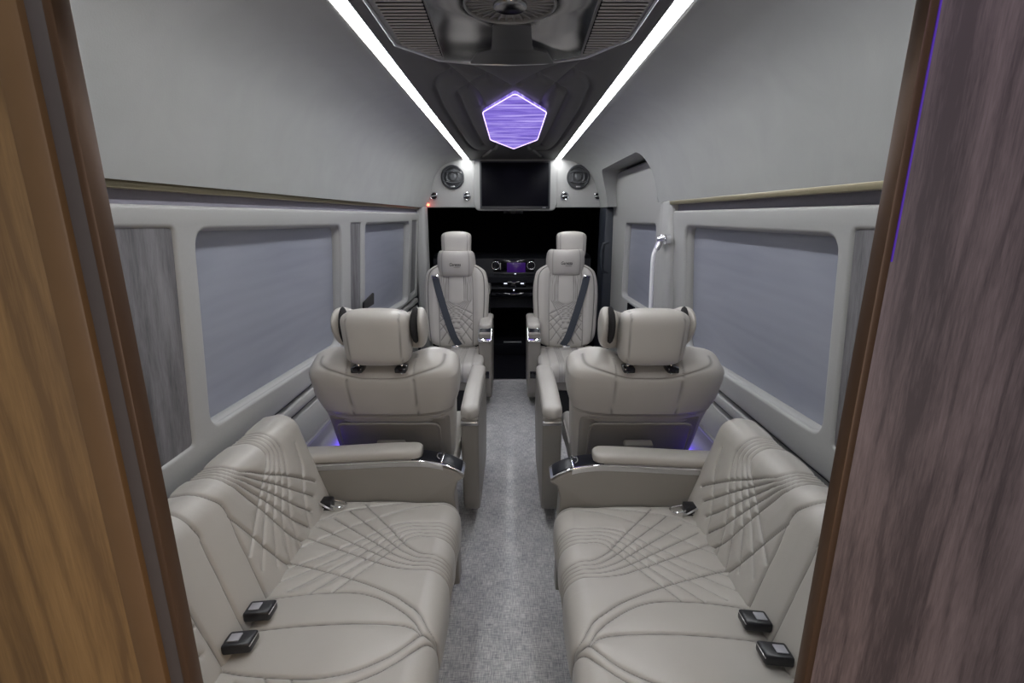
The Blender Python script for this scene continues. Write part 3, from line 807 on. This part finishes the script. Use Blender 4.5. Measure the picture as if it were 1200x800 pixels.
def captain_seat(kind, cx, sg, jy, side_name, P):
    """kind 'front' faces the camera, 'mid' faces away. sg=+1 when the aisle is at +x"""
    fy = -1 if kind == 'front' else 1
    root = empty('captain_seat', (cx, jy, 0))
    def fn(x, y, z): return (cx+sg*x, jy+fy*y, z)
    zj, H, lean = P['zj'], P['H'], P['lean']
    up = np.array((-math.sin(lean), math.cos(lean))); nf = np.array((math.cos(lean), math.sin(lean)))  # (y,z)
    T = P['T']
    # ---- backrest
    N, Mv = (340, 240) if kind == 'front' else (260, 200)
    vs = (1-np.cos(np.linspace(0.02, PI-.02, Mv)))/2
    V = []; U_ = []; H_ = []; FR = []
    for v in vs:
        e = abs(2*v-1)
        env = (1-e**7)**(1/3.)
        W = np.interp(v, [0,.25,.6,.72,.9,1], P['W'])*P.get('ws', 1)*(1-e**P.get('we', 9))**(1/2.6)
        env2 = (1-e**P.get('ee', 7))**(1/P.get('ed', 3.)); dfr = .055*env; dre = np.interp(v, [0,.45,.56,.62,.85,1], P['R'])*env2
        t = np.linspace(0, 2*PI, N, endpoint=False); c, s = np.cos(t), np.sin(t)
        p = 2/P.get('pe', 3.4)
        x = W*np.sign(c)*np.abs(c)**p; n_ = np.sign(s)*np.abs(s)**p
        fr = s > 0
        bol = .022*np.clip((np.abs(x)-.12)/.06, 0, 1)**2*(3-2*np.clip((np.abs(x)-.12)/.06, 0, 1))
        n = np.where(fr, n_*dfr+bol*env*np.abs(n_), n_*dre)
        # top saddle : shoulders stay, middle drops
        sad = -P['sad']*np.exp(-(x/.12)**4)*np.clip((v-.72)/.28, 0, 1)**1.5
        h = H*v+sad
        base = np.array((-.055-T*0, 0))
        Yl = -.06+up[0]*h+nf[0]*n; Zl = zj+up[1]*h+nf[1]*n
        V += [fn(a, b, c_) for a, b, c_ in zip(x, Yl, Zl)]
        U_ += list(x); H_ += [v]*N; FR += list(fr)
    U_ = np.array(U_); H_ = np.array(H_); FR = np.array(FR)
    hh = H_*H
    fl_ = [np.stack([l[:,0], l[:,1]*.80*H+.03], -1) for l in SBL]
    edges = []
    for s in (1, -1):
        edges.append(smoothcurve([(s*.128,.0),(s*.130,H*.5),(s*.122,H*.85),(s*.10,H)], 10))
    pip = []
    for s in (1, -1):
        pip.append(smoothcurve([(s*(P['W'][0]-.035),.0),(s*(P['W'][1]-.032),H*.3),(s*(P['W'][2]-.034),H*.62),(s*(P['W'][3]-.042),H*.84),(s*(P['W'][3]-.085),H*.93),(s*.10,H*.955)], 10))
    Df = dist_to(U_, hh, fl_+edges); Dp = dist_to(U_, hh, pip)
    inpan = np.abs(U_) < .13
    rear = []
    zs = P['seamh']*H
    rear.append(smoothcurve([(-.30,zs+.012),(-.15,zs-.004),(0,zs-.008),(.15,zs-.004),(.30,zs+.012)], 10))
    rear.append(smoothcurve([(-.30,zs+.022),(-.15,zs+.006),(0,zs+.002),(.15,zs+.006),(.30,zs+.022)], 10))
    for s in (1, -1): rear.append(np.array([(s*.118,zs),(s*.118,H*1.02)]))
    rear.append(smoothcurve([(-.285,H*.96),(-.25,H*.975),(-.20,H*.966),(-.118,H*.945),(0,H*.94),(.118,H*.945),(.20,H*.966),(.25,H*.975),(.285,H*.96)], 10))
    Dr = dist_to(U_, hh, rear)
    disp = np.where(FR, -.004*np.exp(-(Df/.003)**2)-.005*np.exp(-(Dp/.004)**2)+np.where(inpan, .004*(1-np.exp(-Df/.015)), .003), -.005*np.exp(-(Dr/.004)**2))
    seam = np.where(FR, np.maximum(.8*np.exp(-(Df/.0024)**2), 1.0*np.exp(-(Dp/.0035)**2)), .6*np.exp(-(Dr/.0022)**2))
    V = np.array(V)
    sgnn = np.where(FR, 1., -1.)
    V[:,1] += fy*nf[0]*disp*sgnn; V[:,2] += nf[1]*disp*sgnn
    F = []
    for i in range(Mv-1):
        for k in range(N):
            a = i*N+k; b = i*N+(k+1) % N; F.append((a, b, b+N, a+N))
    F.append(tuple(range(N))); F.append(tuple((Mv-1)*N+k for k in range(N)))
    bk = add('backrest', V, F, 'leather', root, True, seam)
    def bp(x, h, n): # point in back frame
        return fn(x, -.06+up[0]*h+nf[0]*n, zj+up[1]*h+nf[1]*n)
    # rear shell with recessed panel
    if kind == 'mid':
        Wl = P['W'][1]-.004; dR = P['R'][0]
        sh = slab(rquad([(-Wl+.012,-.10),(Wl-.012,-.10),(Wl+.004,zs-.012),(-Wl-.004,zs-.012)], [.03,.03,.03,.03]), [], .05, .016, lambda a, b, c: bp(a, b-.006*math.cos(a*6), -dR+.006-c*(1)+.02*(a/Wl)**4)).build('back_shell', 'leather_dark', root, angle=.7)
        o1 = rquad([(-Wl+.03,-.06),(Wl-.03,-.06),(Wl-.03,zs-.035),(-Wl+.03,zs-.035)], .03)
        o2 = rquad([(-Wl+.038,-.052),(Wl-.038,-.052),(Wl-.038,zs-.045),(-Wl+.038,zs-.045)], .028)
        slab(o1, [o2], .008, .003, lambda a, b, c: bp(a, b, -dR-.021-c)).build('piping', 'leather_dark', sh)
        hd = slab(rrect(-.055,.055,.178,.202,.010), [], .030, .006, lambda a, b, c: bp(a, b, -dR-.032-c)).build('pull_handle', 'leather_dark', sh)
        slab(rrect(-.035,.040,.145,.176,.005), [], .01, .002, lambda a, b, c: bp(a, b, -dR-.024-c)).build('handle_recess', 'gloss', sh)
    # ---- headrest
    hx_, hz, hy = P['hr']     # lateral offset, bottom z, y centre
    HW, HH, HT = .118, P['hh'], .062
    N2 = 64; rings = []; vs2 = (1-np.cos(np.linspace(.03, PI-.03, 40)))/2; US = []; 
    sv = []; 
    for v in vs2:
        e = abs(2*v-1); k = (1-e**5)**(1/2.4)
        w = (HW-.008*(1-v))*(1-e**8)**(1/2.2)
        a, b = superloop(w, HT*k, N2, 3.6)
        zc = hz+HH*v; yc = hy-.03*(v-.5)-.0
        rings.append([fn(hx_+x, yc+y-.25*y*0, zc) for x, y in zip(a, b)])
        US += list(np.abs(np.abs(a)-.088))
    mb = MB().rings(rings)
    US = np.array(US); seam = .6*np.exp(-(US/.0022)**2)
    hr = add('headrest', mb.v, mb.f, 'leather', root, True, seam)
    for s in (-.076, .076):
        MB().tube([fn(hx_+s, hy+.004, hz+.02), fn(hx_+s, hy, hz-.03)], .006, 10).build('headrest_post', 'chrome', root)
        MB().box((hx_+s-.02,hx_+s+.02), (hy-.03,hy+.03), (P['collar']-.012,P['collar']+.008), .005).map(fn).build('post_collar', 'gloss', root)
    # ---- neck pillow wraps round the front of the headrest
    pz, PH, PW, ht = P['pil']     # centre z, half height, half width
    py = hy+HT+.012; NS = 60; N3 = 40; rings = []; se = []
    tt = np.linspace(-1, 1, NS)
    for t in tt:
        a = abs(t); x = PW*math.sin(t*PI/2*.94)/math.sin(PI/2*.94); y = py-.125*(a**3.2)+.018
        e = max(0, (a-.62)/.38); cap = math.sqrt(max(1-e**2, .02))
        hgt = PH*cap*(1-P.get('mid', .04)*(1-a)**1.5); th = (.042-.016*a)*cap; pzz = pz+P.get('ear', 0)*a**2.5
        # local direction
        yaw = math.atan2(-.125*3.2*a**2.2*np.sign(t), PW*1.2)
        A, B = superloop(th, hgt, N3, 2.5)
        rings.append([fn(hx_*0+ht+x-u*math.sin(yaw), y+u*math.cos(yaw), pzz+w) for u, w in zip(A, B)])
        se += [min(abs(a-.48), 9)]*N3
    mb = MB().rings(rings); se = np.array(se)
    pl = add('neck_pillow', mb.v, mb.f, 'leather', root, True, .85*np.exp(-(se/.014)**2))
    for s in (-1, 1):   # black bodies stand in for the shaded hollow inside the pillow ends
        rr = []
        for q in range(13):
            u = -1+2*q/12; k = math.sqrt(max(1-u*u, .03)); 
            yy = py-.070+u*.045; xx = ht+s*(PW-.026+.004*u)
            rr.append([fn(xx+.016*math.cos(2*PI*j/16)*k*.95, yy+.006, pz-.010+P.get('ear',0)+PH*.80*math.sin(2*PI*j/16)*k) for j in range(16)])
        MB().rings(rr).build('pillow_hollow_shade', 'mesh', pl)
    if kind == 'front':
        # stitched lettering on the pillow
        for txt, size, zz, xo in (('Garezza', .037, pz-.006, -.048),):
            cu = bpy.data.curves.new('t', 'FONT'); cu.body = txt; cu.size = size; cu.shear = .25; cu.extrude = .0006; cu.offset = .0004
            ob = bpy.data.objects.new('t', cu); COL.objects.link(ob)
            me = bpy.data.meshes.new_from_object(ob.evaluated_get(bpy.context.evaluated_depsgraph_get()))
            bm = bmesh.new(); bm.from_mesh(me); wmax = max(v.co.x for v in bm.verts); k = .088/wmax
            yf = jy-(py+.018+.0425)
            mbx = MB(); bm.verts.index_update()
            mbx.put([(cx+sg*0+ht*sg+xo+v.co.x*k+.003, yf-.0015-v.co.z+abs(xo+v.co.x*k)*.06, zz-.006+v.co.y*k*1.25) for v in bm.verts], [[q.index for q in f.verts] for f in bm.faces])
            bm.free(); bpy.data.objects.remove(ob)
            mbx.build('embroidered_lettering', 'seam', pl, smooth=False)
        MB().box((cx+ht*sg-.010,cx+ht*sg+.038), (yf-.002,yf+.001), (pz-.024,pz-.019), .0005, 1).build('embroidered_line', 'leather_dark', pl)
    # ---- seat cushion
    prof = [(-.06,.36),(-.05,.41),(-.02,zj-.002),(.05,zj+.008),(.2,zj+.012),(.34,zj+.012),(.40,zj+.002),(.435,zj-.03),(.445,zj-.07),(.43,zj-.12)]
    lines = [np.array([(s*(.055+.012*i), 0.), (s*(.055+.012*i), .60)])[:, ::-1] for s in (1, -1) for i in range(4)]
    lines = [np.array([(-.2, s*(.050+.012*i)), (.7, s*(.050+.012*i))]) for s in (1, -1) for i in range(4)]+[np.array([(-.2, s*.15), (.7, s*.15)]) for s in (1, -1)]
    quilted('seat_cushion', [tuple(p) for p in smoothcurve(prof, 6)], -.225, .225, .08, lines, lambda a, b, c: fn(b, a, c), 'leather', root, step=.006, depth=.004, wid=.004, seamw=.003, seamamt=.5)
    MB().box((-.20,.20), (-.08,.40), (.20,.37), .03, 4).map(fn).build('seat_base', 'leather_dark', root)
    MB().box((-.16,.16), (-.05,.33), (.0,.21), .01).map(fn).build('pedestal', 'black', root)
    # ---- aisle console with arm pad
    c0, c1, za, xa, xb = P['con']        # y range, pad top z, x range
    cons = [(c0,za-.05),(c0+.01,.12),(c0+.05,.07),(c1-.08,.05),(c1-.02,.10),(c1,.30),(c1,za-.05)]
    cb = slab(rquad(cons, [.01,.03,.02,.03,.03,.02,.01]), [], xb-xa-.006, .014, lambda a, b, c: fn((xa+xb)/2+c*(1+.12*math.exp(-((b-.38)/.15)**2)), a, b)).build('side_console', 'leather_dark', root, angle=.7)
    N4 = 26; rings = []; y0, y1 = (c0-.012, c1+.004) if kind == 'mid' else (c0, c1-.075)
    for q in range(30):
        u = q/29; a = y0+(y1-y0)*u; e = min(a-y0, y1-a); rad = .030; k = 1. if e > rad else math.sqrt(max(1-((rad-e)/rad)**2, .05))
        A, B = superloop((xb-xa)/2*k*P.get('pk', 1.02), .030*(.45+.55*k), N4, 3.2)
        zc = za-.030+.018*math.sin(PI*u)
        rings.append([fn((xa+xb)/2+x, a, zc+z) for x, z in zip(A, B)])
    MB().rings(rings).build('arm_pad', 'leather', cb, angle=1.2)
    if kind == 'mid':
        MB().box((xa+.002,xb-.002), (c0-.004,c0+.02), (za-.085,za-.066), .004).map(fn).build('metal_band', 'steel', cb)
    else:
        mb = MB().box((xa-.002,xb+.002), (c1-.085,c1+.012), (0,.016), .006).map(lambda x, y, z: fn(x, y, za-.040+z-(y-c1+.085)*.75)); mb.build('control_bezel', 'chrome', cb)
        mb = MB().box((xa+.010,xb-.010), (c1-.075,c1+.002), (.013,.019), .003).map(lambda x, y, z: fn(x, y, za-.040+z-(y-c1+.085)*.75)); pn = mb.build('control_panel', 'panelblack', cb)
        mb = MB().box((xa+.028,xb-.024), (c1-.036,c1-.020), (.018,.024), .002).map(lambda x, y, z: fn(x, y, za-.040+z-(y-c1+.085)*.75)); mb.build('switch', 'steel', cb)
        mb = MB().box((xa+.024,xb-.018), (c1+.0,c1+.008), (.235,.29), .004).map(fn).build('lower_switch', 'gloss', cb)
    # outer arm by the wall
    if kind == 'front': mb = MB().box((-xb-.035,-xb+.025), (-.02,.36), (.50,.56), .024, 4).map(fn); mb.build('outer_armrest', 'leather', root)
    # ---- belt on the front seats
    if kind == 'front':
        p0 = (-.158, H*.83, .070); 
        b = MB().box((-.028,.028), (-.012,.012), (-.010,.010), .005).map(lambda x, y, z: bp(p0[0]+x, p0[1]+y, p0[2]+.012+z)); g = b.build('belt_guide', 'chrome', root)
        MB().box((-.022,.022), (-.005,.005), (-.004,.004), .002).map(lambda x, y, z: bp(p0[0]+x, p0[1]+y-.004, p0[2]+.024+z)).build('guide_slot', 'seam', g)
        path = [(-.155,H*.82,.085),(-.13,H*.66,.078),(-.075,H*.38,.074),(-.02,H*.14,.070),(.022,.02,.062)]
        rr = []
        for (x, h, n) in smoothcurve(path, 6):
            dx, dh = .175, -H*.8; ln = math.hypot(dx, dh); px, ph = -dh/ln*.026, dx/ln*.026
            rr.append([bp(x-px, h-ph, n-.0015), bp(x+px, h+ph, n-.0015), bp(x+px, h+ph, n+.0015), bp(x-px, h-ph, n+.0015)])
        MB().rings(rr).build('belt_strap', 'belt', root, angle=.5)
        MB().box((-.03,.03), (.035,.06), (zj+.022,zj+.045), .006).map(fn).build('belt_tongue', 'chrome', root)
    lab = {('front','left'): 'grey leather captain seat facing the camera in front of the cab, left of the aisle',
           ('front','right'): 'grey leather captain seat facing the camera in front of the cab, right of the aisle',
           ('mid','left'): 'grey leather captain seat seen from behind, just beyond the left bench sofa',
           ('mid','right'): 'grey leather captain seat seen from behind, just beyond the right bench sofa'}[(kind, side_name)]
    tag(root, lab, 'seat', 'captain seats, a front pair and a middle pair')
    return root

front = dict(ear=.0, zj=.40, H=.66, lean=.20, T=.1, W=[.225,.240,.252,.250,.235,.20], R=[.05,.05,.05,.05,.05,.045], sad=-.02, seamh=.5,
             hr=(0,1.075,-.205), hh=.21, collar=1.05, pil=(1.045,.100,.134,0), con=(-.32,.21,.625,.185,.280), )
mid = dict(mid=.42, ear=.048, we=18, ee=16, ed=2.6, pe=4.4, ws=1.03, zj=.42, H=.545, lean=.37, T=.1, W=[.215,.228,.240,.258,.262,.245], R=[.085,.085,.095,.108,.104,.095], sad=.030, seamh=.60,
           hr=(0,.893,-.315), hh=.205, collar=.885, pil=(.998,.080,.150,.006), con=(.02,.66,.60,.237,.317), pk=1.0)
import copy
f1 = copy.deepcopy(front); f2 = copy.deepcopy(front); f2['hr'] = (-.045,1.075,-.215); f2['pil'] = (1.055,.100,.136,.0); f2['con'] = (-.32,.21,.625,.205,.30)
captain_seat('front', -.431, 1, 3.66, 'left', f1)
captain_seat('front', .415, -1, 3.66, 'right', f2)
captain_seat('mid', -.462, 1, 1.955, 'left', mid)
m2 = copy.deepcopy(mid); m2['con'] = (.02,.66,.60,.262,.350); m2['ws'] = 1.08; m2['pil'] = (.998,.082,.152,.018)
captain_seat('mid', .482, -1, 1.955, 'right', m2)

# ================================================================== handrail, small wall things
r = empty('handrail', (.75, 2.62, .5))
pts = smoothcurve([(.742,2.58,.45),(.742,2.58,.8),(.735,2.58,1.12),(.735,2.58,1.19),(.745,2.59,1.225),(.77,2.60,1.262)], 8)
MB().tube([tuple(p) for p in pts], .011, 14).build('pole', 'white_rail', r)
MB().tube([(.752,2.59,1.232),(.785,2.61,1.30)], .016, 14).build('grip_sleeve', 'steel', r)
mb = MB().tube([(.780,2.55,1.285),(.805,2.55,1.285)], .026, 18); mb.tube([(.765,2.60,1.28),(.79,2.56,1.29)], .016, 12); mb.build('wall_mount', 'chrome', r)
tag(r, 'white bent grab rail with chrome mount on the post behind the sliding door', 'handrail')
o = slab(rquad([(2.72,.885),(2.92,.885),(2.92,.955),(2.72,.93)], .01), [], .012, .003, lambda a, b, c: (-(XW(b)-.016+c), a, b)).build('switch_plate', 'mesh'); 
tag(o, 'small dark plate low between the left side windows, above the pillow', 'switch')
o = slab(rrect(3.42,3.62,.70,.775,.01), [], .012, .003, lambda a, b, c: (.868+c*1, a, b)).build('switch_plate', 'gloss')
MB().box((.855,.864), (3.38,3.41), (.69,.73), .003).build('white_button', 'white_rail', o)
tag(o, 'black switch plate below the sliding door window beside the white rail', 'switch')
# purple mood light strips low on the walls behind the middle seats
for sg, nm in ((-1, 'left'), (1, 'right')):
    o = MB().box(sorted((sg*.862, sg*.884)), (1.62,2.9), (.235,.262), .002).build('mounted_light_strip', 'purple')
    MB().box(sorted((sg*.852, sg*.860)), (1.62,2.9), (.22,.275), .002).build('glow_baffle', 'steel', o)  # lip added to keep the purple glow off the aisle
    tag(o, 'purple glowing strip low on the %s wall beside the seat facing forward' % nm, 'light', 'purple mood lights')

# ================================================================== partition at the camera
def post(x0, x1, y0, y1, m, name, parent, z1=1.87, r=.004):
    return MB().box((x0,x1), (y0,y1), (0,z1), r).build(name, m, parent)
pl = empty('cabinet_partition', (-.62, .42, 0))
post(-.3754,-.367,.445,.465,'bronze','edge_profile',pl,1.87,.0015)
post(-.399,-.3745,.452,.464,'taupe','recess_strip',pl,1.87,.001)
post(-.424,-.395,.445,.466,'tan','edge_band',pl,1.87,.003)
post(-.90,-.4235,.447,.466,'warmlit_wood','wood_panel',pl,1.87,.001)
tag(pl, 'warm-lit brown wood cabinet edge with bronze profile at the far left beside the camera', 'cabinet')
pr = empty('cabinet_partition', (.62, .42, 0))
post(.333,.3413,.445,.462,'bronze','edge_profile',pr,1.87,.0015)
post(.3413,.90,.446,.464,'walnut','wood_panel',pr,1.87,.001)
tag(pr, 'grey brown walnut cabinet panel with bronze edge at the far right beside the camera', 'cabinet')
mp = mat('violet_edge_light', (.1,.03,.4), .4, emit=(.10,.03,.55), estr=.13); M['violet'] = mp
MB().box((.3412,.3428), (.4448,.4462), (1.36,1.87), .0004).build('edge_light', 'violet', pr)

# ================================================================== lights
def area(name, loc, rot, size, energy, col, sy=None):
    l = bpy.data.lights.new(name, 'AREA'); l.energy = energy; l.color = col; l.size = size
    if sy: l.shape = 'RECTANGLE'; l.size_y = sy
    o = bpy.data.objects.new(name, l); COL.objects.link(o); o.location = loc; o.rotation_euler = rot; return o
area('rear_fill_light', (0,-.55,1.3), (math.radians(78),0,0), 1.2, 3.0, (.97,.98,1.), 1.0)  # unseen fill light added behind the camera to brighten the cabin
area('galley_lamp_warm', (.12,-.15,.95), (math.radians(78),0,math.radians(42)), .2, 1.5, (1.,.72,.42))
area('purple_tint_light', (.25,.0,1.82), (math.radians(50),0,math.radians(-30)), .15, .25, (.62,.45,1.))  # unseen lamp added to tint the upper right wood panel purple
w = bpy.data.worlds.new('World'); SC.world = w; w.use_nodes = True
w.node_tree.nodes['Background'].inputs[0].default_value = (.80,.86,1.,1)
w.node_tree.nodes['Background'].inputs[1].default_value = .15

# ================================================================== camera
cam = bpy.data.cameras.new('Camera'); co = bpy.data.objects.new('Camera', cam); COL.objects.link(co)
cam.sensor_width = 36; cam.lens = 574/1200*36; cam.clip_start = .02
th = math.atan(147/574.)
co.location = (0, 0, 1.4); co.rotation_euler = (math.radians(90)-th, 0, 0)
SC.camera = co
SC.view_settings.view_transform = 'Standard'; SC.view_settings.look = 'None'
SC.view_settings.gamma = 1; SC.view_settings.use_curve_mapping = False
SC.view_settings.exposure = .50
SC.cycles.max_bounces = 10; SC.cycles.diffuse_bounces = 6; SC.cycles.use_denoising = True
SC.cycles.sample_clamp_indirect = 6
